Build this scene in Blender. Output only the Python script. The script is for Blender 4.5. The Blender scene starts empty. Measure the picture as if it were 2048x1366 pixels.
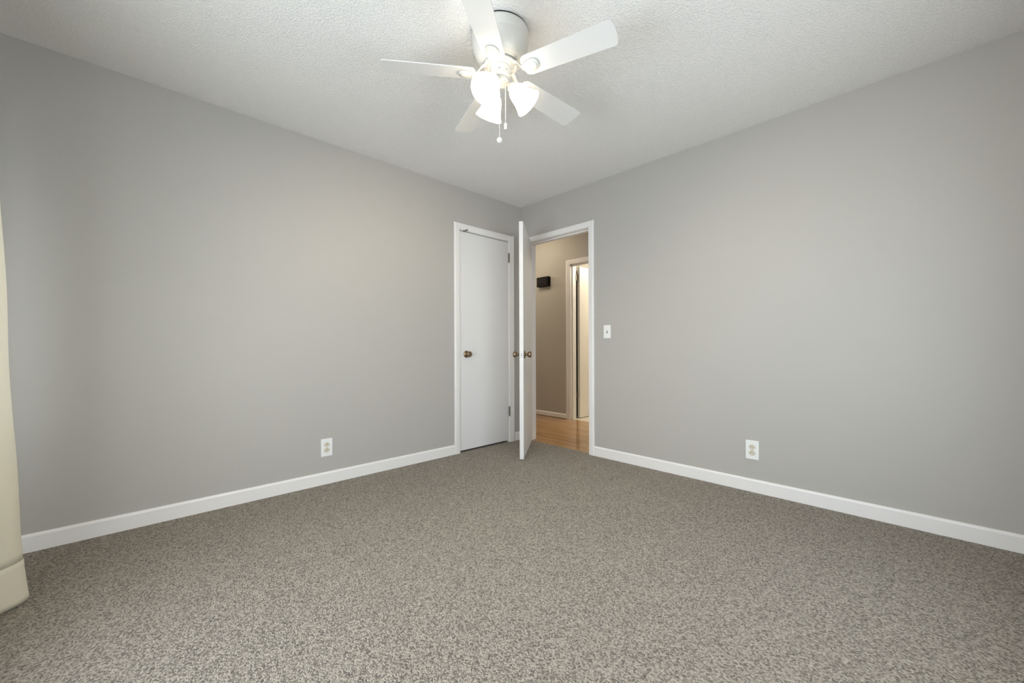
import bpy, bmesh, math, random
from mathutils import Vector, Matrix
random.seed(7)
S = bpy.context.scene
C = S.collection
PI = math.pi

# ------------------------------------------------------------------ camera
YAW, ROLL, F_PX, PY = 0.80386, -0.00357, 804.89, 693.62
cam_d = bpy.data.cameras.new('camera')
cam_d.sensor_fit = 'HORIZONTAL'
cam_d.sensor_width = 36.0
cam_d.lens = 36.0 * F_PX / 2048.0
cam_d.shift_y = (PY - 683.0) / 2048.0
cam_d.clip_start = 0.02
cam = bpy.data.objects.new('camera', cam_d)
C.objects.link(cam)
_F = Vector((math.cos(YAW), math.sin(YAW), 0))
_R0 = Vector((math.sin(YAW), -math.cos(YAW), 0))
_U0 = Vector((0, 0, 1))
_R = _R0 * math.cos(ROLL) + _U0 * math.sin(ROLL)
_U = -_R0 * math.sin(ROLL) + _U0 * math.cos(ROLL)
M = Matrix((_R, _U, -_F)).transposed().to_4x4()
M.translation = Vector((-3.0203, -2.9914, 0.9719))
cam.matrix_world = M
S.camera = cam

# ------------------------------------------------------------------ exposure, world, daylight
S.view_settings.view_transform = 'Standard'
S.view_settings.look = 'None'
S.view_settings.exposure = 0.72
S.view_settings.gamma = 1.0
S.view_settings.use_curve_mapping = False
S.cycles.use_denoising = True
S.cycles.max_bounces = 14
S.cycles.diffuse_bounces = 8
S.cycles.transparent_max_bounces = 12
S.cycles.sample_clamp_indirect = 8.0

W = bpy.data.worlds.new('sky')
S.world = W
W.use_nodes = True
W.node_tree.nodes['Background'].inputs[0].default_value = (0.82, 0.90, 1.0, 1)
W.node_tree.nodes['Background'].inputs[1].default_value = 1.5

ROOM_X, ROOM_Y, H = -3.56, -3.46, 2.44      # window walls
WIN1 = (-2.45, -0.62, 0.62, 1.66)           # y0, y1, z0, z1 in the wall x = ROOM_X
WIN2 = (-2.65, -0.85, 0.62, 1.66)           # x0, x1, z0, z1 in the wall y = ROOM_Y


def area(name, loc, rot, sx, sy, power, col):
    d = bpy.data.lights.new(name, 'AREA')
    d.shape = 'RECTANGLE'
    d.size, d.size_y, d.energy, d.color = sx, sy, power, col
    o = bpy.data.objects.new(name, d)
    C.objects.link(o)
    o.location, o.rotation_euler = loc, rot
    return o


def point(name, loc, power, col, r=0.05):
    d = bpy.data.lights.new(name, 'POINT')
    d.energy, d.color, d.shadow_soft_size = power, col, r
    o = bpy.data.objects.new(name, d)
    C.objects.link(o)
    o.location = loc
    return o


DAY = (0.84, 0.895, 1.0)
area('daylight_near', (ROOM_X - 0.16, (WIN1[0] + WIN1[1]) / 2, (WIN1[2] + WIN1[3]) / 2), (0, -PI / 2 + 0.10, 0),
     WIN1[3] - WIN1[2], WIN1[1] - WIN1[0], 49, DAY)
area('daylight_rear', ((WIN2[0] + WIN2[1]) / 2, ROOM_Y - 0.16, (WIN2[2] + WIN2[3]) / 2), (PI / 2 - 0.10, 0, 0),
     WIN2[1] - WIN2[0], WIN2[3] - WIN2[2], 24, DAY)
HALL_LAMP = point('hall_lamp_light', (0.70, 0.75, 2.36), 4.6, (1.0, 0.86, 0.68), 0.07)
point('hall_fill_light', (0.62, 2.35, 2.30), 18, (1.0, 0.86, 0.68), 0.10)  # added fill to lift the lower hallway wall, no known lamp here
BATH_LAMP = point('bath_lamp_light', (2.3, -0.5, 2.2), 29, (1.0, 0.90, 0.74), 0.08)


# ------------------------------------------------------------------ materials
def new_mat(name):
    m = bpy.data.materials.new(name)
    m.use_nodes = True
    nt = m.node_tree
    return m, nt, nt.nodes['Principled BSDF']


def N(nt, t, **kw):
    n = nt.nodes.new(t)
    for k, v in kw.items():
        setattr(n, k, v)
    return n


def coords(nt, scale=1.0):
    tc = N(nt, 'ShaderNodeTexCoord')
    return tc.outputs['Object']


def paint(name, col, rough=0.5, var=0.02, bump=0.0, bscale=220, spec=0.35):
    m, nt, b = new_mat(name)
    co = coords(nt)
    nz = N(nt, 'ShaderNodeTexNoise')
    nz.inputs['Scale'].default_value = 2.2
    nz.inputs['Detail'].default_value = 3
    nt.links.new(co, nz.inputs['Vector'])
    mx = N(nt, 'ShaderNodeMix', data_type='RGBA')
    mx.inputs[6].default_value = (*[c * (1 - var) for c in col], 1)
    mx.inputs[7].default_value = (*[min(1, c * (1 + var)) for c in col], 1)
    nt.links.new(nz.outputs[0], mx.inputs[0])
    nt.links.new(mx.outputs[2], b.inputs['Base Color'])
    b.inputs['Roughness'].default_value = rough
    b.inputs['Specular IOR Level'].default_value = spec
    if bump:
        n2 = N(nt, 'ShaderNodeTexNoise')
        n2.inputs['Scale'].default_value = bscale
        n2.inputs['Detail'].default_value = 2
        nt.links.new(co, n2.inputs['Vector'])
        bp = N(nt, 'ShaderNodeBump')
        bp.inputs['Strength'].default_value = bump
        bp.inputs['Distance'].default_value = 0.001
        nt.links.new(n2.outputs[0], bp.inputs['Height'])
        nt.links.new(bp.outputs[0], b.inputs['Normal'])
    return m


M_WALL = paint('greige_wall_paint', (0.446, 0.428, 0.396), 0.55, 0.015, 0.25, 260, 0.3)
M_TRIM = paint('white_trim_paint', (0.81, 0.79, 0.765), 0.38, 0.01, 0.1, 90, 0.4)
M_DOOR = paint('white_door_paint', (0.75, 0.74, 0.73), 0.42, 0.015, 0.15, 120, 0.4)
M_DOOR3 = paint('cream_door_paint', (0.80, 0.77, 0.70), 0.4, 0.015, 0.1, 120, 0.4)
M_HALL = paint('hall_wall_paint', (0.44, 0.42, 0.37), 0.55, 0.015, 0.2, 260, 0.3)
M_FAN = paint('white_fan_enamel', (0.66, 0.645, 0.60), 0.32, 0.01, 0, 1, 0.5)
M_BLADE = paint('white_blade_laminate', (0.68, 0.67, 0.645), 0.45, 0.01, 0, 1, 0.4)
M_PLATE = paint('white_plastic', (0.82, 0.82, 0.80), 0.35, 0.01, 0, 1, 0.5)
M_ALMOND = paint('almond_plastic', (0.70, 0.64, 0.50), 0.4, 0.01, 0, 1, 0.5)
M_DARK = paint('slot_dark', (0.02, 0.018, 0.015), 0.7, 0.01, 0, 1, 0.2)
M_CHIME = paint('black_brown_plastic', (0.006, 0.004, 0.005), 0.6, 0.05, 0, 1, 0.12)
M_GRIP = paint('dark_brown_slot', (0.022, 0.016, 0.016), 0.7, 0.05, 0, 1, 0.3)
M_TILE = paint('cream_tile', (0.80, 0.74, 0.62), 0.3, 0.02, 0, 1, 0.5)
M_CONC = paint('subfloor', (0.25, 0.23, 0.2), 0.9)


def metal(name, col, rough):
    m, nt, b = new_mat(name)
    co = coords(nt)
    nz = N(nt, 'ShaderNodeTexNoise')
    nz.inputs['Scale'].default_value = 60
    nt.links.new(co, nz.inputs['Vector'])
    mx = N(nt, 'ShaderNodeMix', data_type='RGBA')
    mx.inputs[6].default_value = (*[c * 0.75 for c in col], 1)
    mx.inputs[7].default_value = (*[c * 1.2 for c in col], 1)
    nt.links.new(nz.outputs[0], mx.inputs[0])
    nt.links.new(mx.outputs[2], b.inputs['Base Color'])
    b.inputs['Metallic'].default_value = 1
    b.inputs['Roughness'].default_value = rough
    return m


M_BRASS = metal('antique_brass', (0.31, 0.225, 0.14), 0.34)
M_HINGE = metal('dull_bronze', (0.26, 0.24, 0.19), 0.5)
M_STEEL = metal('steel', (0.55, 0.54, 0.51), 0.5)


def carpet():
    m, nt, b = new_mat('berber_loop_carpet')
    co = coords(nt)
    # slight warp so the loop rows are not ruler straight
    wn = N(nt, 'ShaderNodeTexNoise')
    wn.inputs['Scale'].default_value = 9
    nt.links.new(co, wn.inputs['Vector'])
    wv = N(nt, 'ShaderNodeVectorMath', operation='SCALE')
    wv.inputs['Scale'].default_value = 0.01
    nt.links.new(wn.outputs['Color'], wv.inputs[0])
    ad = N(nt, 'ShaderNodeVectorMath', operation='ADD')
    nt.links.new(co, ad.inputs[0])
    nt.links.new(wv.outputs[0], ad.inputs[1])
    st = N(nt, 'ShaderNodeMapping')
    st.inputs['Scale'].default_value = (1.0, 0.8, 1.0)
    nt.links.new(ad.outputs[0], st.inputs['Vector'])
    v = N(nt, 'ShaderNodeTexVoronoi', voronoi_dimensions='2D')
    v.inputs['Scale'].default_value = 235
    v.inputs['Randomness'].default_value = 0.85
    nt.links.new(st.outputs[0], v.inputs['Vector'])
    # yarn colour of each loop
    sep = N(nt, 'ShaderNodeSeparateColor')
    nt.links.new(v.outputs['Color'], sep.inputs[0])
    n2 = N(nt, 'ShaderNodeTexNoise')
    n2.inputs['Scale'].default_value = 70
    n2.inputs['Detail'].default_value = 3
    nt.links.new(co, n2.inputs['Vector'])
    mad = N(nt, 'ShaderNodeMath', operation='MULTIPLY_ADD')
    nt.links.new(n2.outputs[0], mad.inputs[0])
    mad.inputs[1].default_value = 0.26
    nt.links.new(sep.outputs[0], mad.inputs[2])
    n3 = N(nt, 'ShaderNodeTexNoise')
    n3.inputs['Scale'].default_value = 520
    n3.inputs['Detail'].default_value = 2
    nt.links.new(co, n3.inputs['Vector'])
    mad3 = N(nt, 'ShaderNodeMath', operation='MULTIPLY_ADD')
    nt.links.new(n3.outputs[0], mad3.inputs[0])
    mad3.inputs[1].default_value = 0.9
    nt.links.new(mad.outputs[0], mad3.inputs[2])
    sub = N(nt, 'ShaderNodeMath', operation='SUBTRACT')
    nt.links.new(mad3.outputs[0], sub.inputs[0])
    sub.inputs[1].default_value = 0.58
    cr = N(nt, 'ShaderNodeValToRGB')
    e = cr.color_ramp.elements
    e[0].position = 0.0
    e[0].color = (0.096, 0.079, 0.062, 1)
    e[1].position = 1.0
    e[1].color = (0.475, 0.418, 0.345, 1)
    for pos, c in ((0.25, (0.207, 0.177, 0.142, 1)), (0.5, (0.298, 0.257, 0.208, 1)), (0.72, (0.381, 0.333, 0.273, 1))):
        k = cr.color_ramp.elements.new(pos)
        k.color = c
    nt.links.new(sub.outputs[0], cr.inputs[0])
    nt.links.new(cr.outputs[0], b.inputs['Base Color'])
    b.inputs['Roughness'].default_value = 0.95
    b.inputs['Specular IOR Level'].default_value = 0.1
    b.inputs['Sheen Weight'].default_value = 0.15
    inv = N(nt, 'ShaderNodeMath', operation='SUBTRACT')
    inv.inputs[0].default_value = 1.0
    nt.links.new(v.outputs['Distance'], inv.inputs[1])
    bp = N(nt, 'ShaderNodeBump')
    bp.inputs['Strength'].default_value = 0.9
    bp.inputs['Distance'].default_value = 0.006
    nt.links.new(inv.outputs[0], bp.inputs['Height'])
    nt.links.new(bp.outputs[0], b.inputs['Normal'])
    return m


def popcorn():
    m, nt, b = new_mat('popcorn_ceiling')
    co = coords(nt)
    n1 = N(nt, 'ShaderNodeTexNoise')
    n1.inputs['Scale'].default_value = 120
    n1.inputs['Detail'].default_value = 3
    n1.inputs['Roughness'].default_value = 0.6
    nt.links.new(co, n1.inputs['Vector'])
    mr = N(nt, 'ShaderNodeMapRange')
    mr.inputs[1].default_value = 0.42
    mr.inputs[2].default_value = 0.68
    nt.links.new(n1.outputs[0], mr.inputs[0])
    bp = N(nt, 'ShaderNodeBump')
    bp.inputs['Strength'].default_value = 0.9
    bp.inputs['Distance'].default_value = 0.0030
    nt.links.new(mr.outputs[0], bp.inputs['Height'])
    nt.links.new(bp.outputs[0], b.inputs['Normal'])
    b.inputs['Base Color'].default_value = (0.86, 0.84, 0.805, 1)
    b.inputs['Roughness'].default_value = 0.9
    b.inputs['Specular IOR Level'].default_value = 0.15
    return m


def oak():
    m, nt, b = new_mat('oak_strip_floor')
    co = coords(nt)
    mp = N(nt, 'ShaderNodeMapping')
    mp.inputs['Rotation'].default_value = (0, 0, PI / 2)
    nt.links.new(co, mp.inputs['Vector'])
    br = N(nt, 'ShaderNodeTexBrick')
    br.inputs['Scale'].default_value = 1.0
    br.inputs['Mortar Size'].default_value = 0.0008
    br.inputs['Mortar Smooth'].default_value = 0.3
    br.inputs['Brick Width'].default_value = 0.9
    br.inputs['Row Height'].default_value = 0.057
    br.offset = 0.37
    br.inputs['Color1'].default_value = (0.46, 0.265, 0.115, 1)
    br.inputs['Color2'].default_value = (0.345, 0.185, 0.075, 1)
    br.inputs['Mortar'].default_value = (0.12, 0.06, 0.03, 1)
    nt.links.new(mp.outputs[0], br.inputs['Vector'])
    gm = N(nt, 'ShaderNodeMapping')
    gm.inputs['Scale'].default_value = (70, 3, 1)
    nt.links.new(co, gm.inputs['Vector'])
    gr = N(nt, 'ShaderNodeTexNoise')
    gr.inputs['Scale'].default_value = 1.0
    gr.inputs['Detail'].default_value = 4
    nt.links.new(gm.outputs[0], gr.inputs['Vector'])
    mx = N(nt, 'ShaderNodeMix', data_type='RGBA', blend_type='MULTIPLY')
    mx.inputs[0].default_value = 1
    rp = N(nt, 'ShaderNodeMapRange')
    rp.inputs[3].default_value = 0.72
    rp.inputs[4].default_value = 1.2
    nt.links.new(gr.outputs[0], rp.inputs[0])
    nt.links.new(br.outputs[0], mx.inputs[6])
    nt.links.new(rp.outputs[0], mx.inputs[7])
    nt.links.new(mx.outputs[2], b.inputs['Base Color'])
    b.inputs['Roughness'].default_value = 0.16
    b.inputs['Specular IOR Level'].default_value = 0.5
    return m


def curtain_mat():
    m, nt, b = new_mat('ivory_curtain_cloth')
    co = coords(nt)
    wv = N(nt, 'ShaderNodeTexNoise')
    wv.inputs['Scale'].default_value = 400
    nt.links.new(co, wv.inputs['Vector'])
    bp = N(nt, 'ShaderNodeBump')
    bp.inputs['Strength'].default_value = 0.2
    bp.inputs['Distance'].default_value = 0.001
    nt.links.new(wv.outputs[0], bp.inputs['Height'])
    nt.links.new(bp.outputs[0], b.inputs['Normal'])
    b.inputs['Base Color'].default_value = (0.80, 0.74, 0.59, 1)
    b.inputs['Roughness'].default_value = 0.85
    b.inputs['Specular IOR Level'].default_value = 0.15
    tr = N(nt, 'ShaderNodeBsdfTranslucent')
    tr.inputs[0].default_value = (0.78, 0.80, 0.80, 1)
    mx = N(nt, 'ShaderNodeMixShader')
    mx.inputs[0].default_value = 0.30
    nt.links.new(b.outputs[0], mx.inputs[1])
    nt.links.new(tr.outputs[0], mx.inputs[2])
    nt.links.new(mx.outputs[0], nt.nodes['Material Output'].inputs[0])
    return m


def glow(name, col, strength, base=(0.9, 0.88, 0.82)):
    m, nt, b = new_mat(name)
    b.inputs['Base Color'].default_value = (*base, 1)
    b.inputs['Roughness'].default_value = 0.5
    b.inputs['Emission Color'].default_value = (*col, 1)
    b.inputs['Emission Strength'].default_value = strength
    return m


def window_glass():
    m, nt, b = new_mat('window_glass')
    t = N(nt, 'ShaderNodeBsdfTransparent')
    t.inputs[0].default_value = (0.96, 0.98, 0.97, 1)
    g = N(nt, 'ShaderNodeBsdfGlossy')
    g.inputs['Roughness'].default_value = 0.02
    mx = N(nt, 'ShaderNodeMixShader')
    mx.inputs[0].default_value = 0.06
    nt.links.new(t.outputs[0], mx.inputs[1])
    nt.links.new(g.outputs[0], mx.inputs[2])
    nt.links.new(mx.outputs[0], nt.nodes['Material Output'].inputs[0])
    return m


M_CARPET, M_CEIL, M_OAK, M_CURT, M_GLASS = carpet(), popcorn(), oak(), curtain_mat(), window_glass()
M_SHADE = glow('lit_frosted_glass', (1.0, 0.88, 0.70), 3.4)
M_SHADE_IN = glow('lit_frosted_glass_inside', (1.0, 0.87, 0.67), 12.0, (0.08, 0.075, 0.07))
M_BULB = glow('lit_bulb', (1.0, 0.86, 0.66), 680.0)


# ------------------------------------------------------------------ mesh helpers
def obj(name, bm, mat, parent=None, smooth=False):
    me = bpy.data.meshes.new(name)
    bmesh.ops.recalc_face_normals(bm, faces=bm.faces[:])
    bm.to_mesh(me)
    bm.free()
    for k in (mat if isinstance(mat, (list, tuple)) else [mat]):
        me.materials.append(k)
    if smooth:
        me.polygons.foreach_set('use_smooth', [True] * len(me.polygons))
    o = bpy.data.objects.new(name, me)
    C.objects.link(o)
    if parent is not None:
        o.parent = parent
    return o


def tag(o, label=None, cat=None, group=None, kind=None):
    if label:
        o['label'] = label
    if cat:
        o['category'] = cat
    if group:
        o['group'] = group
    if kind:
        o['kind'] = kind
    return o


def struct(name, bm, mat, label=None, cat=None, smooth=False):
    return tag(obj(name, bm, mat, None, smooth), label, cat, None, 'structure')


def thing(name, label, cat, loc=(0, 0, 0), group=None, kind=None):
    o = bpy.data.objects.new(name, None)
    C.objects.link(o)
    o.location = loc
    o.empty_display_size = 0.05
    return tag(o, label, cat, group, kind)


def box(bm, x0, x1, y0, y1, z0, z1, bev=0.0, seg=2, mtx=None):
    b = bmesh.new()
    vs = [b.verts.new((x, y, z)) for x in (x0, x1) for y in (y0, y1) for z in (z0, z1)]
    for q in ((0, 1, 3, 2), (4, 6, 7, 5), (0, 4, 5, 1), (2, 3, 7, 6), (0, 2, 6, 4), (1, 5, 7, 3)):
        b.faces.new([vs[i] for i in q])
    bmesh.ops.recalc_face_normals(b, faces=b.faces[:])
    if bev > 0:
        bmesh.ops.bevel(b, geom=b.edges[:], offset=bev, segments=seg, affect='EDGES', profile=0.5)
    merge(bm, b, mtx)
    return bm


def merge(bm, b, mtx=None):
    if mtx is not None:
        bmesh.ops.transform(b, matrix=mtx, verts=b.verts[:])
    me = bpy.data.meshes.new('tmp')
    b.to_mesh(me)
    b.free()
    bm.from_mesh(me)
    bpy.data.meshes.remove(me)


def lathe(bm, prof, n=48, mtx=None, cap0=True, cap1=True):
    """prof: (radius, height) along local z"""
    b = bmesh.new()
    rings = []
    for r, h in prof:
        if r < 1e-6:
            rings.append([b.verts.new((0, 0, h))])
        else:
            rings.append([b.verts.new((r * math.cos(2 * PI * k / n), r * math.sin(2 * PI * k / n), h)) for k in range(n)])
    for A, B in zip(rings, rings[1:]):
        if len(A) == 1 and len(B) == 1:
            continue
        for k in range(n):
            k2 = (k + 1) % n
            if len(A) == 1:
                b.faces.new((A[0], B[k], B[k2]))
            elif len(B) == 1:
                b.faces.new((A[k], A[k2], B[0]))
            else:
                b.faces.new((A[k], A[k2], B[k2], B[k]))
    if cap0 and len(rings[0]) > 1:
        b.faces.new(rings[0][::-1])
    if cap1 and len(rings[-1]) > 1:
        b.faces.new(rings[-1])
    merge(bm, b, mtx)
    return bm


def tube(bm, pts, r, n=10, r1=None):
    """round rod along a list of points"""
    b = bmesh.new()
    pts = [Vector(p) for p in pts]
    rings = []
    up = Vector((0, 0, 1))
    for i, p in enumerate(pts):
        d = (pts[min(i + 1, len(pts) - 1)] - pts[max(i - 1, 0)]).normalized()
        a = d.cross(up)
        if a.length < 1e-4:
            a = d.cross(Vector((1, 0, 0)))
        a.normalize()
        c = d.cross(a)
        rr = r if r1 is None else r + (r1 - r) * i / (len(pts) - 1)
        rings.append([b.verts.new(p + a * rr * math.cos(2 * PI * k / n) + c * rr * math.sin(2 * PI * k / n)) for k in range(n)])
    for A, B in zip(rings, rings[1:]):
        for k in range(n):
            b.faces.new((A[k], A[(k + 1) % n], B[(k + 1) % n], B[k]))
    b.faces.new(rings[0][::-1])
    b.faces.new(rings[-1])
    merge(bm, b)
    return bm


def sphere(bm, c, r, sc=(1, 1, 1), u=20, v=12):
    b = bmesh.new()
    bmesh.ops.create_uvsphere(b, u_segments=u, v_segments=v, radius=r)
    merge(bm, b, Matrix.Translation(c) @ Matrix.Diagonal((*sc, 1)))
    return bm


def prism(bm, poly, axis_from, axis_to, plane):
    """extrude a 2D profile; plane 'xz' runs along y, 'yz' runs along x, 'xy' runs along z"""
    b = bmesh.new()

    def P(p, t):
        return {'xz': (p[0], t, p[1]), 'yz': (t, p[0], p[1]), 'xy': (p[0], p[1], t)}[plane]
    A = [b.verts.new(P(p, axis_from)) for p in poly]
    B = [b.verts.new(P(p, axis_to)) for p in poly]
    n = len(poly)
    for k in range(n):
        b.faces.new((A[k], A[(k + 1) % n], B[(k + 1) % n], B[k]))
    b.faces.new(A)
    b.faces.new(B[::-1])
    merge(bm, b)
    return bm


def BM():
    return bmesh.new()


def axis_mtx(origin, direction):
    """local z turned onto direction"""
    q = Vector((0, 0, 1)).rotation_difference(Vector(direction).normalized())
    return Matrix.Translation(origin) @ q.to_matrix().to_4x4()


# ------------------------------------------------------------------ the room shell
T = 0.115                                   # wall thickness
D1 = (-0.803, -0.188, 2.048)                # closet opening x0, x1, top
D2 = (-0.858, -0.100, 2.045)                # bedroom doorway y0, y1, top
HX = 1.255                                  # hallway far wall
D3 = (-0.46, 0.318, 2.058)                  # far doorway y0, y1, top

b = BM()
box(b, ROOM_X, 0.03, ROOM_Y, 0.0, -0.05, 0.0)
struct('floor', b, M_CARPET)
b = BM()
box(b, 0.03, HX + 0.03, -3.5, 3.0, -0.05, 0.0)
struct('floor_hallway', b, M_OAK)
b = BM()
box(b, HX + 0.03, 3.2, -1.7, 1.6, -0.05, 0.003)
struct('floor_bathroom', b, M_TILE)
b = BM()
box(b, -1.1, 0, 0.0, 0.85, -0.05, 0.0)
struct('floor_closet', b, M_CONC)
b = BM()
box(b, ROOM_X - T, T, ROOM_Y - T, T, H, H + 0.1)
struct('ceiling', b, M_CEIL)
b = BM()
box(b, T, 3.4, -3.6, 3.1, H, H + 0.1)
box(b, -1.2, T, T, 3.1, H, H + 0.1)
struct('ceiling_hallway', b, M_TRIM)

b = BM()                                    # left wall (y = 0), closet opening
box(b, ROOM_X - T, D1[0] - 0.018, 0, T, 0, H)
box(b, D1[0] - 0.018, D1[1] + 0.018, 0, T, D1[2] + 0.018, H)
box(b, D1[1] + 0.018, 0.0, 0, T, 0, H)
struct('wall_left', b, M_WALL)
b = BM()                                    # right wall (x = 0), doorway
box(b, 0, T, ROOM_Y - T, D2[0] - 0.018, 0, H)
box(b, 0, T, D2[0] - 0.018, D2[1] + 0.018, D2[2] + 0.018, H)
box(b, 0, T, D2[1] + 0.018, 3.0, 0, H)
struct('wall_right', b, M_WALL)
b = BM()                                    # wall x = ROOM_X with window 1
y0, y1, z0, z1 = WIN1
box(b, ROOM_X - T, ROOM_X, ROOM_Y, y0, 0, H)
box(b, ROOM_X - T, ROOM_X, y1, 0, 0, H)
box(b, ROOM_X - T, ROOM_X, y0, y1, 0, z0)
box(b, ROOM_X - T, ROOM_X, y0, y1, z1, H)
struct('wall_near', b, M_WALL)
b = BM()                                    # wall y = ROOM_Y with window 2
x0, x1, z0, z1 = WIN2
box(b, ROOM_X - T, x0, ROOM_Y - T, ROOM_Y, 0, H)
box(b, x1, 0, ROOM_Y - T, ROOM_Y, 0, H)
box(b, x0, x1, ROOM_Y - T, ROOM_Y, 0, z0)
box(b, x0, x1, ROOM_Y - T, ROOM_Y, z1, H)
struct('wall_rear', b, M_WALL)
b = BM()                                    # hallway far wall with doorway
box(b, HX, HX + T, D3[1] + 0.018, 3.0, 0, H)
box(b, HX, HX + T, D3[0] - 0.018, D3[1] + 0.018, D3[2] + 0.018, H)
box(b, HX, HX + T, -3.5, D3[0] - 0.018, 0, H)
struct('wall_hallway', b, M_HALL)
b = BM()
box(b, T, HX + T, 3.0, 3.1, 0, H)
box(b, T, HX + T, -3.6, -3.5, 0, H)
struct('wall_hallway_end', b, M_HALL)
b = BM()                                    # the room beyond the hallway
box(b, HX + T, 3.3, 0.42, 0.52, 0, H)  # side wall set close behind the open door to darken its hinge gap
box(b, HX + T, 3.3, -1.7, -1.6, 0, H)
box(b, 3.2, 3.3, -1.6, 0.42, 0, H)
struct('wall_bathroom', b, M_HALL)
b = BM()                                    # closet shell
box(b, -1.12, 0, 0.8, 0.85, 0, H)
box(b, -1.17, -1.12, T, 0.85, 0, H)
struct('wall_closet', b, M_WALL)

# baseboards: flat board with an eased top edge
BBH, BBT = 0.085, 0.013


def bb_prof(h=BBH, t=BBT):
    return [(0, 0), (t, 0), (t, h - 0.012), (t - 0.003, h - 0.004), (t - 0.008, h), (0, h)]


b = BM()
prism(b, [(-p[0], p[1]) for p in bb_prof()], ROOM_X + BBT, -0.866, 'yz')
struct('baseboard_left', b, M_TRIM)
b = BM()
prism(b, [(-p[0], p[1]) for p in bb_prof()], -0.107, -0.0005, 'yz')
struct('baseboard_corner', b, M_TRIM)
b = BM()
prism(b, [(-p[0], p[1]) for p in bb_prof()], ROOM_Y + BBT, -0.916, 'xz')
struct('baseboard_right', b, M_TRIM)
b = BM()
prism(b, [(HX - p[0], p[1] + 0.008) for p in bb_prof(0.058)], 0.393, 2.99, 'xz')
struct('baseboard_hallway', b, M_TRIM)
b = BM()
prism(b, [(ROOM_X + p[0], p[1]) for p in bb_prof()], ROOM_Y, 0, 'xz')
struct('baseboard_near', b, M_TRIM)
b = BM()
prism(b, [(ROOM_Y + p[0], p[1]) for p in bb_prof()], ROOM_X, 0, 'yz')
struct('baseboard_rear', b, M_TRIM)


# casings: mitred boards with rounded outer edge, plus jamb liners and stop beads
def casing_side(bm, ax, sgn, inner, w, top, t, wall):
    """vertical leg of a casing. ax 'x': wall y=const facing -y; ax 'y': wall x=const facing -x"""
    a, o = inner, inner + sgn * w
    prof = [(a, 0), (a, 0.010), (a + sgn * 0.006, 0.0125), (o - sgn * 0.012, t), (o - sgn * 0.004, t - 0.002), (o, t - 0.007), (o, 0)]
    bb = bmesh.new()
    lo, hi = [], []
    for u, d in prof:
        ztop = top + abs(u - inner)
        P = (lambda z: (u, wall - d, z)) if ax == 'x' else (lambda z: (wall - d, u, z))
        lo.append(bb.verts.new(P(0.0)))
        hi.append(bb.verts.new(P(ztop)))
    n = len(prof)
    for k in range(n):
        bb.faces.new((lo[k], lo[(k + 1) % n], hi[(k + 1) % n], hi[k]))
    bb.faces.new(lo)
    bb.faces.new(hi[::-1])
    merge(bm, bb)


def casing_head(bm, ax, i0, i1, w, top, t, wall):
    prof = [(0, 0), (0, 0.010), (0.006, 0.0125), (w - 0.012, t), (w - 0.004, t - 0.002), (w, t - 0.007), (w, 0)]
    bb = bmesh.new()
    A, B = [], []
    for u, d in prof:
        for L, e in ((A, i0 - u), (B, i1 + u)):
            p = (e, wall - d, top + u) if ax == 'x' else (wall - d, e, top + u)
            L.append(bb.verts.new(p))
    n = len(prof)
    for k in range(n):
        bb.faces.new((A[k], A[(k + 1) % n], B[(k + 1) % n], B[k]))
    bb.faces.new(A)
    bb.faces.new(B[::-1])
    merge(bm, bb)


CW, CT = 0.058, 0.016
b = BM()                                    # closet casing and jamb
casing_side(b, 'x', -1, D1[0] - 0.004, CW, D1[2] + 0.004, CT, 0)
casing_side(b, 'x', 1, D1[1] + 0.004, CW + 0.014, D1[2] + 0.004, CT, 0)
casing_head(b, 'x', D1[0] - 0.004, D1[1] + 0.004, CW, D1[2] + 0.004, CT, 0)
box(b, D1[0] - 0.018, D1[0], 0.0005, T, 0, D1[2])
box(b, D1[1], D1[1] + 0.018, 0.0005, T, 0, D1[2])
box(b, D1[0] - 0.018, D1[1] + 0.018, 0.0005, T, D1[2], D1[2] + 0.018)
box(b, D1[0], D1[0] + 0.010, 0.040, 0.070, 0, D1[2])
box(b, D1[1] - 0.010, D1[1], 0.040, 0.070, 0, D1[2])
box(b, D1[0], D1[1], 0.040, 0.070, D1[2] - 0.010, D1[2])
struct('trim_1', b, M_TRIM)
b = BM()                                    # bedroom doorway casing and jamb
casing_side(b, 'y', -1, D2[0] - 0.004, CW - 0.004, D2[2] + 0.004, CT, 0)
casing_side(b, 'y', 1, D2[1] + 0.004, CW - 0.010, D2[2] + 0.004, CT, 0)
casing_head(b, 'y', D2[0] - 0.004, D2[1] + 0.004, CW - 0.006, D2[2] + 0.004, CT, 0)
box(b, 0.0005, T + 0.0005, D2[0] - 0.018, D2[0], 0, D2[2])
box(b, 0.0005, T + 0.0005, D2[1], D2[1] + 0.018, 0, D2[2])
box(b, 0.0005, T + 0.0005, D2[0] - 0.018, D2[1] + 0.018, D2[2], D2[2] + 0.018)
box(b, 0.040, 0.078, D2[0], D2[0] + 0.011, 0, D2[2])
box(b, 0.040, 0.078, D2[1] - 0.011, D2[1], 0, D2[2])
box(b, 0.040, 0.078, D2[0], D2[1], D2[2] - 0.012, D2[2])
struct('trim_2', b, M_TRIM)
b = BM()                                    # casing of the doorway across the hallway
casing_side(b, 'y', 1, D3[1] + 0.004, 0.068, D3[2] + 0.004, CT, HX)
casing_side(b, 'y', -1, D3[0] - 0.004, 0.062, D3[2] + 0.004, CT, HX)
casing_head(b, 'y', D3[0] - 0.004, D3[1] + 0.004, 0.062, D3[2] + 0.004, CT, HX)
box(b, HX + 0.0005, HX + T, D3[1], D3[1] + 0.018, 0, D3[2])
box(b, HX + 0.0005, HX + T, D3[0] - 0.018, D3[0], 0, D3[2])
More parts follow.
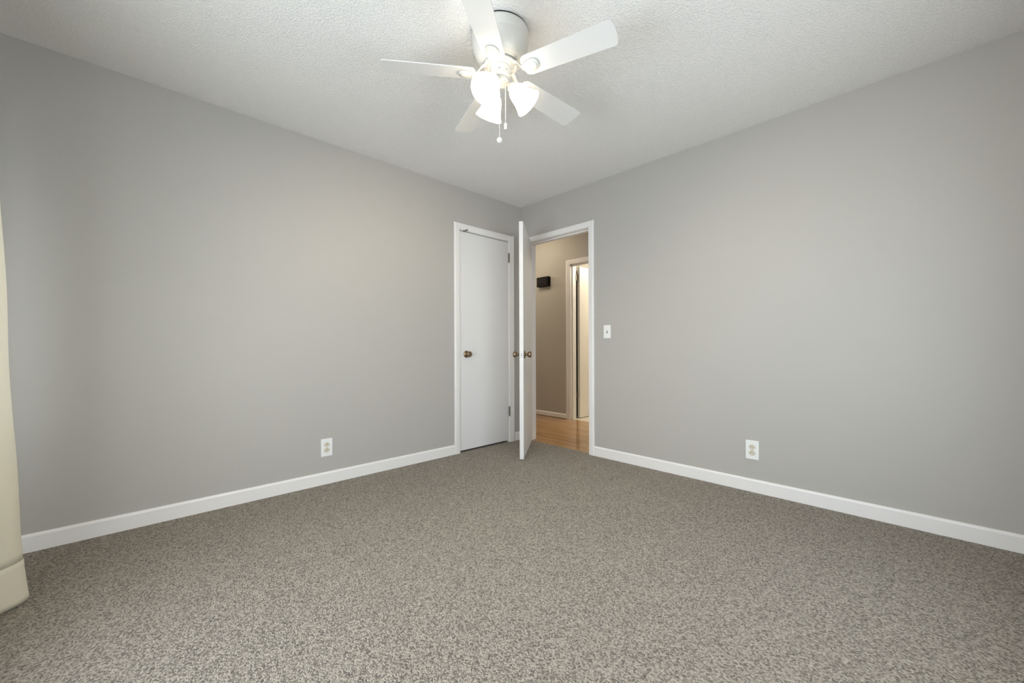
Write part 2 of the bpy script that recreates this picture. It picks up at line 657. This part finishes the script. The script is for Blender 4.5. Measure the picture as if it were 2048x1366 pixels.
box(b, HX + 0.0005, HX + T, D3[0] - 0.018, D3[1] + 0.018, D3[2], D3[2] + 0.018)
box(b, HX + 0.030, HX + 0.068, D3[1] - 0.011, D3[1], 0, D3[2])
box(b, HX + 0.030, HX + 0.068, D3[0], D3[1], D3[2] - 0.012, D3[2])
struct('trim_3', b, M_TRIM)


# ------------------------------------------------------------------ doors
def knob(parent, origin, direction, name='door_knob'):
    """round passage knob: rose, neck and ball with a flattened face"""
    bm = BM()
    m = axis_mtx(origin, direction)
    lathe(bm, [(0, 0), (0.031, 0), (0.033, 0.002), (0.033, 0.005), (0.029, 0.009), (0.018, 0.012), (0.012, 0.014), (0.0115, 0.026),
               (0.015, 0.030), (0.022, 0.034), (0.0265, 0.041), (0.0275, 0.048), (0.026, 0.055), (0.021, 0.061), (0.017, 0.0625),
               (0.015, 0.061), (0.0, 0.0615)], 36, m)
    return obj(name, bm, M_BRASS, parent, True)


def hinge(parent, pts_axis, z0, z1, r=0.0065):
    """knuckles of a butt hinge on a vertical pin"""
    bm = BM()
    x, y = pts_axis
    n = 5
    for k in range(n):
        a = z0 + (z1 - z0) * k / n
        c = z0 + (z1 - z0) * (k + 1) / n
        lathe(bm, [(r, a + 0.0006), (r, c - 0.0006)], 14, Matrix.Translation((x, y, 0)))
    lathe(bm, [(r * 0.75, z0 - 0.004), (r * 0.75, z1 + 0.004)], 12, Matrix.Translation((x, y, 0)))
    return bm


# closet door: flush slab, closed
d1 = thing('door_1', 'closed white flush closet door with brass knob', 'door', ((D1[0] + D1[1]) / 2, 0.02, 0), kind='structure')
ox, oy = (D1[0] + D1[1]) / 2, 0.02
b = BM()
box(b, D1[0] + 0.003 - ox, D1[1] - 0.003 - ox, 0.001 - oy, 0.036 - oy, 0.017, D1[2] - 0.0075, 0.002)
obj('door_leaf', b, M_DOOR, d1)
knob(d1, (-0.727 - ox, 0.0015 - oy, 0.905), (0, -1, 0))
for z0, z1 in ((1.834, 1.928), (0.268, 0.361)):
    b = hinge(d1, (D1[1] + 0.004 - ox, -0.012 - oy), z0, z1)
    box(b, D1[1] + 0.001 - ox, D1[1] + 0.006 - ox, -0.012 - oy, 0.002 - oy, z0, z1)
    obj('hinge', b, M_HINGE, d1, False)

# bedroom door: open into the room, seen along its free edge
PINX, PINY = -0.008, D2[1] - 0.003
OPEN = math.radians(52.4)
LEAF, TH = 0.748, 0.035
d2 = thing('door_2', 'white flush bedroom door standing open with brass knobs', 'door', (PINX, PINY, 0), kind='structure')
d2.rotation_euler = (0, 0, -OPEN)
b = BM()                                    # local frame: leaf runs along -y, hall face at +x
box(b, 0.008, 0.008 + TH, -LEAF, -0.002, 0.012, D2[2] - 0.004, 0.002)
obj('door_leaf', b, M_DOOR, d2)
knob(d2, (0.008 + TH, -LEAF + 0.062, 0.905), (1, 0, 0))
knob(d2, (0.008, -LEAF + 0.062, 0.905), (-1, 0, 0))
b = BM()
box(b, 0.008 + 0.006, 0.008 + TH - 0.006, -LEAF - 0.0015, -LEAF + 0.001, 0.876, 0.934, 0.001)
box(b, 0.008 + 0.012, 0.008 + TH - 0.012, -LEAF - 0.009, -LEAF, 0.895, 0.915, 0.003)
lathe(b, [(0.0035, 0), (0.003, 0.0012), (0, 0.0013)], 10, axis_mtx((0.008 + TH / 2, -LEAF - 0.0015, 0.927), (0, -1, 0)))
lathe(b, [(0.0035, 0), (0.003, 0.0012), (0, 0.0013)], 10, axis_mtx((0.008 + TH / 2, -LEAF - 0.0015, 0.883), (0, -1, 0)))
tag(obj('latch_plate', b, M_STEEL, d2), 'steel latch plate on the door edge')
for z0, z1 in ((1.80, 1.89), (0.20, 0.29)):
    obj('hinge', hinge(d2, (0.0, 0.0), z0, z1), M_HINGE, d2)

# door across the hallway, swung into the bright room
d3 = thing('door_3', 'cream white door standing open in the bright room across the hallway', 'door', (HX + T + 0.012, D3[1] - 0.004, 0), kind='structure')
ox, oy = HX + T + 0.012, D3[1] - 0.004
b = BM()
box(b, 0.026, 0.026 + 0.74, -0.030, 0.006, 0.012, D3[2] - 0.006, 0.002)
obj('door_leaf', b, M_DOOR3, d3)
knob(d3, (0.026 + 0.68, -0.030, 0.905), (0, -1, 0))
for z0, z1 in ((1.862, 1.95), (0.283, 0.343)):
    b = hinge(d3, (0.012, -0.002), z0, z1, 0.006)
    box(b, -0.010, 0.040, -0.003, 0.001, z0, z1)
    obj('hinge', b, M_HINGE, d3)

# little turn catch on the closet head casing
t = thing('door_catch', 'small dark metal turn catch at the top of the closet door', 'catch', (-0.735, -0.0125, 2.052))
b = BM()
lathe(b, [(0.006, 0), (0.006, 0.020), (0.004, 0.023), (0, 0.0235)], 14, axis_mtx((0, 0, 0), (0, -1, 0)))
obj('pivot_post', b, M_HINGE, t, True)
b = BM()
tube(b, [(0.004, -0.017, 0.004), (-0.012, -0.0175, -0.006), (-0.040, -0.018, -0.018)], 0.0048, 10)
sphere(b, (-0.042, -0.018, -0.019), 0.0068)
obj('lever', b, M_HINGE, t, True)


# ------------------------------------------------------------------ windows (behind the camera) and curtain
def window(name, along, a0, a1, z0, z1, wall, out):
    """sash window in a wall; along 'y' or 'x'"""
    t = thing(name, None, None, kind='structure')

    def bx(bm, u0, u1, d0, d1, zz0, zz1, bev=0.002):
        d0, d1 = sorted((wall + out * d0, wall + out * d1))
        if along == 'y':
            box(bm, d0, d1, u0, u1, zz0, zz1, bev)
        else:
            box(bm, u0, u1, d0, d1, zz0, zz1, bev)
    fr = BM()
    f = 0.045
    bx(fr, a0, a0 + f, 0.02, 0.10, z0, z1)
    bx(fr, a1 - f, a1, 0.02, 0.10, z0, z1)
    bx(fr, a0 + f, a1 - f, 0.02, 0.10, z0, z0 + f)
    bx(fr, a0 + f, a1 - f, 0.02, 0.10, z1 - f, z1)
    bx(fr, (a0 + a1) / 2 - 0.025, (a0 + a1) / 2 + 0.025, 0.03, 0.09, z0 + f, z1 - f)
    obj('window_frame', fr, M_TRIM, t)
    for u0, u1 in ((a0 + f, (a0 + a1) / 2 - 0.025), ((a0 + a1) / 2 + 0.025, a1 - f)):
        g = BM()
        bx(g, u0, u1, 0.058, 0.062, z0 + f, z1 - f, 0)
        obj('pane', g, M_GLASS, t)
    s = BM()
    bx(s, a0 - 0.05, a1 + 0.05, -0.03, 0.02, z0 - 0.03, z0, 0.004)
    obj('window_sill', s, M_TRIM, t)


window('window_1', 'y', *WIN1, ROOM_X, -1)
window('window_2', 'x', *WIN2, ROOM_Y, -1)

# curtain: one pleated panel that kicks out into the room towards its hem
cur = thing('curtain', 'ivory curtain hanging by the window at the far edge of the grey wall', 'curtain', (-3.35, -0.8, 0))
nz_, nu = 60, 150
Z0, Z1 = 0.012, 2.20
HEM = 0.165


PATH = [(-3.44, -0.490), (-3.405, -0.505), (-3.335, -0.530), (-3.289, -0.568), (-3.298, -0.612), (-3.337, -0.650), (-3.395, -0.690),
        (-3.435, -0.740), (-3.430, -0.800), (-3.385, -0.860), (-3.370, -0.920), (-3.405, -0.980), (-3.440, -1.030), (-3.42, -1.09), (-3.40, -1.12)]


def spline(t):
    n = len(PATH) - 1
    k = min(int(t * n), n - 1)
    f = t * n - k
    P = [PATH[max(0, min(n, k + d))] for d in (-1, 0, 1, 2)]
    return [0.5 * (2 * P[1][c] + (P[2][c] - P[0][c]) * f + (2 * P[0][c] - 5 * P[1][c] + 4 * P[2][c] - P[3][c]) * f * f
                   + (3 * P[1][c] - P[0][c] - 3 * P[2][c] + P[3][c]) * f ** 3) for c in (0, 1)]


def cur_pt(u, z):
    x, y = spline(u)
    f = z / 2.2
    sh = 0.020 * (1 - math.exp(-z / 0.30)) + 0.030 * z
    amp = 1 - 0.35 * f
    x = -3.37 + (x + 3.37) * amp - sh + 0.08 * 0.35 * f + 0.0025 * math.sin(9 * z + 14 * u)
    return Vector((x + 3.35, y + 0.8, z))


def cloth(za, zb, n, off=0.0):
    bm = BM()
    g = [[bm.verts.new(cur_pt(i / nu, za + (zb - za) * k / n)) for i in range(nu + 1)] for k in range(n + 1)]
    for k in range(n):
        for i in range(nu):
            bm.faces.new((g[k][i], g[k][i + 1], g[k + 1][i + 1], g[k + 1][i]))
    bmesh.ops.recalc_face_normals(bm, faces=bm.faces[:])
    bmesh.ops.solidify(bm, geom=bm.faces[:], thickness=0.002 + off)
    return bm


obj('drape', cloth(HEM, Z1, nz_), M_CURT, cur, True)
obj('hem', cloth(Z0, HEM + 0.001, 8, 0.001), M_CURT, cur, True)
b = BM()
g = [cur_pt(i / nu, HEM + 0.001) + Vector((0.001, 0.0005, 0)) for i in range(nu + 1)]
tube(b, g, 0.0022, 6)
obj('hem_seam', b, M_CURT, cur, True)
rod = thing('curtain_rod', 'white curtain rod above the window that carries the ivory curtain', 'curtain rod', (-3.415, -1.53, 2.235))
b = BM()
tube(b, [(0, 1.10, 0), (0, -1.10, 0)], 0.011, 14)
obj('rod', b, M_TRIM, rod, True)
for yy in (1.08, -1.08):
    b = BM()
    box(b, -0.1445, 0.012, yy - 0.012, yy + 0.012, -0.02, -0.010, 0.002)
    box(b, -0.1448, -0.139, yy - 0.02, yy + 0.02, -0.05, 0.03, 0.002)
    obj('bracket', b, M_TRIM, rod)


# ------------------------------------------------------------------ wall plates
def plate(bm, w, h, t=0.0055):
    box(bm, -w / 2, w / 2, -t, 0.0, -h / 2, h / 2, 0.0025, 3)
    return bm


def outlet(label, loc, rz):
    """duplex outlet; local -y faces the room"""
    t = thing('wall_outlet', label, 'outlet', loc, 'duplex wall outlets')
    t.rotation_euler = (0, 0, rz)
    obj('cover_plate', plate(BM(), 0.079, 0.126), M_PLATE, t)
    for s in (1, -1):
        bm = BM()
        m = Matrix.Translation((0, -0.0045, 0.0195 * s)) @ Matrix.Rotation(PI / 2, 4, 'X') @ Matrix.Diagonal((1.0, 0.86, 1, 1))
        lathe(bm, [(0.0172, 0), (0.0172, 0.0030), (0.0160, 0.0040), (0, 0.0041)], 32, m)
        r = tag(obj('receptacle', bm, M_ALMOND, t), 'almond socket face')
        bm = BM()
        box(bm, -0.0080, -0.0055, -0.0092, -0.0084, 0.0195 * s - 0.0060, 0.0195 * s + 0.0035)
        box(bm, 0.0050, 0.0075, -0.0092, -0.0084, 0.0195 * s - 0.0050, 0.0195 * s + 0.0035)
        box(bm, -0.0026, 0.0026, -0.0092, -0.0084, 0.0195 * s + 0.0055, 0.0195 * s + 0.0100)
        obj('slots', bm, M_DARK, r)
        bm = BM()
        m = Matrix.Translation((0, -0.0045, 0.0195 * s)) @ Matrix.Rotation(PI / 2, 4, 'X') @ Matrix.Diagonal((1.0, 0.86, 1, 1))
        lathe(bm, [(0.0178, 0.0002), (0.0190, 0.0002), (0.0190, 0.0013), (0.0178, 0.0013), (0.0178, 0.0002)], 32, m, False, False)
        obj('recess_line', bm, M_HINGE, r)
    bm = BM()
    lathe(bm, [(0.0032, 0), (0.0032, 0.0012), (0.0, 0.0016)], 14, axis_mtx((0, -0.0055, 0), (0, -1, 0)))
    obj('screw', bm, M_ALMOND, t)
    return t


outlet('white outlet plate low on the left wall beside the closet', (-1.981, 0, 0.259), 0)
outlet('white outlet plate low on the wall right of the open doorway', (0, -2.168, 0.278), -PI / 2)

sw = thing('light_switch', 'white toggle light switch plate beside the open doorway', 'light switch', (0, -1.051, 1.100))
sw.rotation_euler = (0, 0, -PI / 2)
obj('cover_plate', plate(BM(), 0.070, 0.115), M_PLATE, sw)
b = BM()
box(b, -0.0055, 0.0055, -0.0068, -0.005, -0.0125, 0.0125, 0.0006)
obj('toggle_slot', b, M_HINGE, sw)
b = BM()
box(b, -0.0040, 0.0040, -0.017, -0.0055, -0.0035, 0.0035, 0.0012, 2, Matrix.Translation((0, 0, 0.002)) @ Matrix.Rotation(-0.5, 4, 'X'))
obj('toggle', b, M_PLATE, sw)
for zz in (0.030, -0.030):
    b = BM()
    lathe(b, [(0.003, 0), (0.003, 0.001), (0, 0.0014)], 12, axis_mtx((0, -0.0055, zz), (0, -1, 0)))
    obj('screw', b, M_PLATE, sw)

# black door chime on the hallway wall; local -y faces the doorway
ch = thing('door_chime', 'black slotted door chime box on the beige hallway wall', 'door chime', (HX, 0.775, 1.882))
ch.rotation_euler = (0, 0, -PI / 2)
CHW, CHH, CHD = 0.212, 0.134, 0.055
b = BM()
box(b, -CHW / 2, CHW / 2, -CHD, 0, -CHH / 2, CHH / 2, 0.004)
obj('cover', b, M_CHIME, ch)
for k in range(7):
    u = -CHW / 2 + 0.024 + k * 0.0235
    b = BM()
    box(b, u - 0.006, u + 0.006, -CHD - 0.0025, -CHD + 0.002, -CHH / 2 + 0.032, CHH / 2 - 0.022, 0.0015)
    obj('grille_bar', b, M_GRIP, ch)

# ------------------------------------------------------------------ ceiling fan
FX, FY = -1.7515, -1.6044
ZB = 2.2403                                 # blade plane
fan = thing('ceiling_fan', 'white five-blade hugger ceiling fan with three lit glass shades', 'ceiling fan', (FX, FY, H))


def fz(z):
    return z - H


b = BM()
lathe(b, [(0.120, fz(2.4395)), (0.126, fz(2.4395)), (0.126, fz(2.431)), (0.120, fz(2.431))], 64, None, True, True)  # dark ring stands in for the shade between housing and ceiling
tag(obj('gap_shade_ring', b, M_DARK, fan, True), 'dark ring coloured as the shade in the gap between fan and ceiling')
b = BM()
lathe(b, [(0.0, fz(2.432)), (0.128, fz(2.432)), (0.131, fz(2.430)), (0.132, fz(2.425)), (0.132, fz(2.396)), (0.1305, fz(2.391)),
          (0.1280, fz(2.388)), (0.1290, fz(2.382)), (0.1295, fz(2.374)), (0.1275, fz(2.358)), (0.1235, fz(2.342)), (0.117, fz(2.326)),
          (0.109, fz(2.312)), (0.101, fz(2.301)), (0.094, fz(2.2955)), (0.088, fz(2.2935)), (0.086, fz(2.2895)), (0.080, fz(2.289)), (0.0, fz(2.289))], 72)
obj('motor_housing', b, M_FAN, fan, True)
b = BM()
lathe(b, [(0.0, fz(2.2895)), (0.072, fz(2.2895)), (0.072, fz(2.285)), (0.078, fz(2.283)), (0.079, fz(2.277)), (0.075, fz(2.274)),
          (0.066, fz(2.274)), (0.064, fz(2.279)), (0.056, fz(2.279)), (0.054, fz(2.272)), (0.0, fz(2.272))], 64)
obj('flywheel', b, M_FAN, fan, True)
b = BM()
lathe(b, [(0.0, fz(2.273)), (0.046, fz(2.273)), (0.048, fz(2.268)), (0.045, fz(2.262)), (0.045, fz(2.226)), (0.042, fz(2.221)),
          (0.0, fz(2.221))], 48)
obj('switch_cup', b, M_FAN, fan, True)
for az in (-20, -95, -140, 60, 150):
    b = BM()
    a = math.radians(az)
    lathe(b, [(0.0036, 0), (0.0036, 0.002), (0.001, 0.003), (0, 0.003)], 12,
          axis_mtx((0.045 * math.cos(a), 0.045 * math.sin(a), fz(2.243)), (math.cos(a), math.sin(a), 0)))
    obj('screw', b, M_STEEL, fan, True)
b = BM()
lathe(b, [(0.0, fz(2.222)), (0.034, fz(2.222)), (0.038, fz(2.217)), (0.040, fz(2.206)), (0.037, fz(2.200)), (0.030, fz(2.197)), (0.0, fz(2.196))], 48)
obj('light_fitter', b, M_FAN, fan, True)

# blades
PITCH, R0, R1, W0, W1 = -0.1956, 0.118, 0.545, 0.103, 0.1195


def rounded(poly_pts, rad, seg=6):
    out = []
    n = len(poly_pts)
    for i in range(n):
        p0, p1, p2 = Vector(poly_pts[i - 1]), Vector(poly_pts[i]), Vector(poly_pts[(i + 1) % n])
        r = rad[i]
        a, c = (p0 - p1).normalized(), (p2 - p1).normalized()
        ang = a.angle(c)
        dd = r / math.tan(ang / 2)
        s, e = p1 + a * dd, p1 + c * dd
        for k in range(seg + 1):
            tt = k / seg
            out.append(s * (1 - tt) ** 2 + p1 * 2 * tt * (1 - tt) + e * tt ** 2)
    return out


def blade_mesh():
    pts = rounded([(R0, -W0 / 2), (R1 - 0.012, -W1 / 2), (R1, 0), (R1 - 0.012, W1 / 2), (R0, W0 / 2)], [0.035, 0.018, 0.2, 0.018, 0.035])
    bm = bmesh.new()
    A = [bm.verts.new((p.x, p.y, 0.0012)) for p in pts]
    f = bm.faces.new(A)
    ex = bmesh.ops.extrude_face_region(bm, geom=[f])
    bmesh.ops.translate(bm, verts=[v for v in ex['geom'] if isinstance(v, bmesh.types.BMVert)], vec=(0, 0, -0.0042))
    bmesh.ops.recalc_face_normals(bm, faces=bm.faces[:])
    return bm


def iron_mesh():
    """cast arm: from the flywheel down to a round medallion under the blade root"""
    bm = BM()
    st = []                                 # stations r, half width, z centre, half thickness
    st += [(0.064, 0.015, 0.036, 0.0035), (0.080, 0.014, 0.035, 0.0035), (0.090, 0.011, 0.027, 0.004), (0.102, 0.010, 0.010, 0.004),
           (0.114, 0.013, -0.004, 0.004), (0.130, 0.021, -0.0075, 0.003), (0.148, 0.028, -0.0075, 0.003), (0.166, 0.031, -0.0075, 0.003),
           (0.180, 0.028, -0.0075, 0.003), (0.190, 0.020, -0.0075, 0.003), (0.196, 0.009, -0.0075, 0.003)]
    rings = []
    for r, w, z, h in st:
        rings.append([bm.verts.new((r, -w, z + h)), bm.verts.new((r, w, z + h)), bm.verts.new((r, w, z - h)), bm.verts.new((r, -w, z - h))])
    for A, B in zip(rings, rings[1:]):
        for k in range(4):
            bm.faces.new((A[k], A[(k + 1) % 4], B[(k + 1) % 4], B[k]))
    bm.faces.new(rings[0])
    bm.faces.new(rings[-1][::-1])
    bmesh.ops.recalc_face_normals(bm, faces=bm.faces[:])
    # domed oval boss on the medallion
    b2 = bmesh.new()
    bmesh.ops.create_uvsphere(b2, u_segments=28, v_segments=14, radius=1)
    merge(bm, b2, Matrix.Translation((0.160, 0, -0.0105)) @ Matrix.Diagonal((0.025, 0.021, 0.006, 1)))
    return bm


TH0 = -1.2696
b0 = obj('blade', blade_mesh(), M_BLADE, fan)
i0 = obj('blade_iron', iron_mesh(), M_FAN, b0, True)
blades = [b0]
for k in range(5):
    if k == 0:
        bl = b0
    else:
        bl = b0.copy()
        C.objects.link(bl)
        bl.parent = fan
        ir = i0.copy()
        C.objects.link(ir)
        ir.parent = bl
    bl.location = (0, 0, fz(ZB))
    bl.rotation_mode = 'QUATERNION'
    bl.rotation_quaternion = (Matrix.Rotation(TH0 + 2 * PI * k / 5, 3, 'Z') @ Matrix.Rotation(PITCH, 3, 'X')).to_quaternion()
    # the arm stays level where it meets the flywheel, so it takes half of the pitch only by its own twist
me = i0.data
for v in me.vertices:                       # untwist the arm towards the flywheel
    tt = max(0.0, min(1.0, (0.135 - v.co.x) / 0.06))
    a = -PITCH * tt
    y, z = v.co.y, v.co.z
    v.co.y, v.co.z = y * math.cos(a) - z * math.sin(a), y * math.sin(a) + z * math.cos(a)

# light arms with bell shades
SHZ, SHR = 2.105, 0.130                     # rim centre
NKZ, NKR = 2.190, 0.048                     # neck
for az in (-45, 75, 195):
    a = math.radians(az)
    rad = Vector((math.cos(a), math.sin(a), 0))
    nk = rad * NKR + Vector((0, 0, fz(NKZ)))
    rc = rad * SHR + Vector((0, 0, fz(SHZ)))
    ax = (rc - nk).normalized()
    L = (rc - nk).length
    m = axis_mtx(nk, ax)
    b = BM()
    tube(b, [rad * 0.026 + Vector((0, 0, fz(2.206))), rad * 0.040 + Vector((0, 0, fz(2.199))), nk + ax * 0.004], 0.011, 14)
    lathe(b, [(0.0, -0.004), (0.018, -0.004), (0.0235, 0.002), (0.0245, 0.016), (0.020, 0.017), (0.0, 0.017)], 28, m)
    arm = obj('light_arm', b, M_FAN, fan, True)
    b = BM()
    prof = [(0.0215, 0.012), (0.030, 0.020), (0.038, 0.032), (0.043, 0.048), (0.0465, 0.066), (0.051, 0.084), (0.058, 0.102), (0.066, L)]
    inner = [(r - 0.003, h + 0.0005) for r, h in prof[::-1]]
    lathe(b, prof + inner, 40, m, False, False)
    sh = tag(obj('lamp_shade', b, [M_SHADE, M_SHADE_IN], arm, True), 'glowing white bell-shaped glass shade')
    n_in = 40 * (len(prof) - 1)
    for i, pl in enumerate(sh.data.polygons):
        pl.material_index = 1 if i > n_in + 40 else 0
    b = BM()
    lathe(b, [(0.0, 0.016), (0.012, 0.018), (0.013, 0.034), (0.020, 0.048), (0.024, 0.062), (0.022, 0.076), (0.013, 0.087), (0.0, 0.090)], 24, m)
    obj('bulb', b, M_BULB, arm, True)

# pull chains
RV = Vector((math.sin(YAW), -math.cos(YAW), 0))
for off, fwd, ztop, zend, kind in ((-0.005, -0.030, 2.200, 1.932, 'ball'), (0.023, -0.026, 2.205, 2.003, 'bell')):
    p = RV * off + Vector((math.cos(YAW), math.sin(YAW), 0)) * fwd
    b = BM()
    z = zend
    tube(b, [p + Vector((0, 0, fz(ztop))), p + Vector((0, 0, fz(zend)))], 0.0011, 6)
    while z < ztop:
        sphere(b, p + Vector((0, 0, fz(z))), 0.0019, (1, 1, 1), 8, 6)
        z += 0.0052
    chn = obj('pull_chain', b, M_FAN, fan, True)
    b = BM()
    if kind == 'ball':
        sphere(b, p + Vector((0, 0, fz(zend) - 0.012)), 0.013, (1, 1, 1), 24, 16)
    else:
        lathe(b, [(0.0, fz(zend) + 0.002), (0.003, fz(zend)), (0.0065, fz(zend) - 0.006), (0.0070, fz(zend) - 0.028), (0.006, fz(zend) - 0.031),
                  (0.0, fz(zend) - 0.031)], 20, Matrix.Translation((p.x, p.y, 0)))
    obj('chain_fob', b, M_FAN, chn, True)
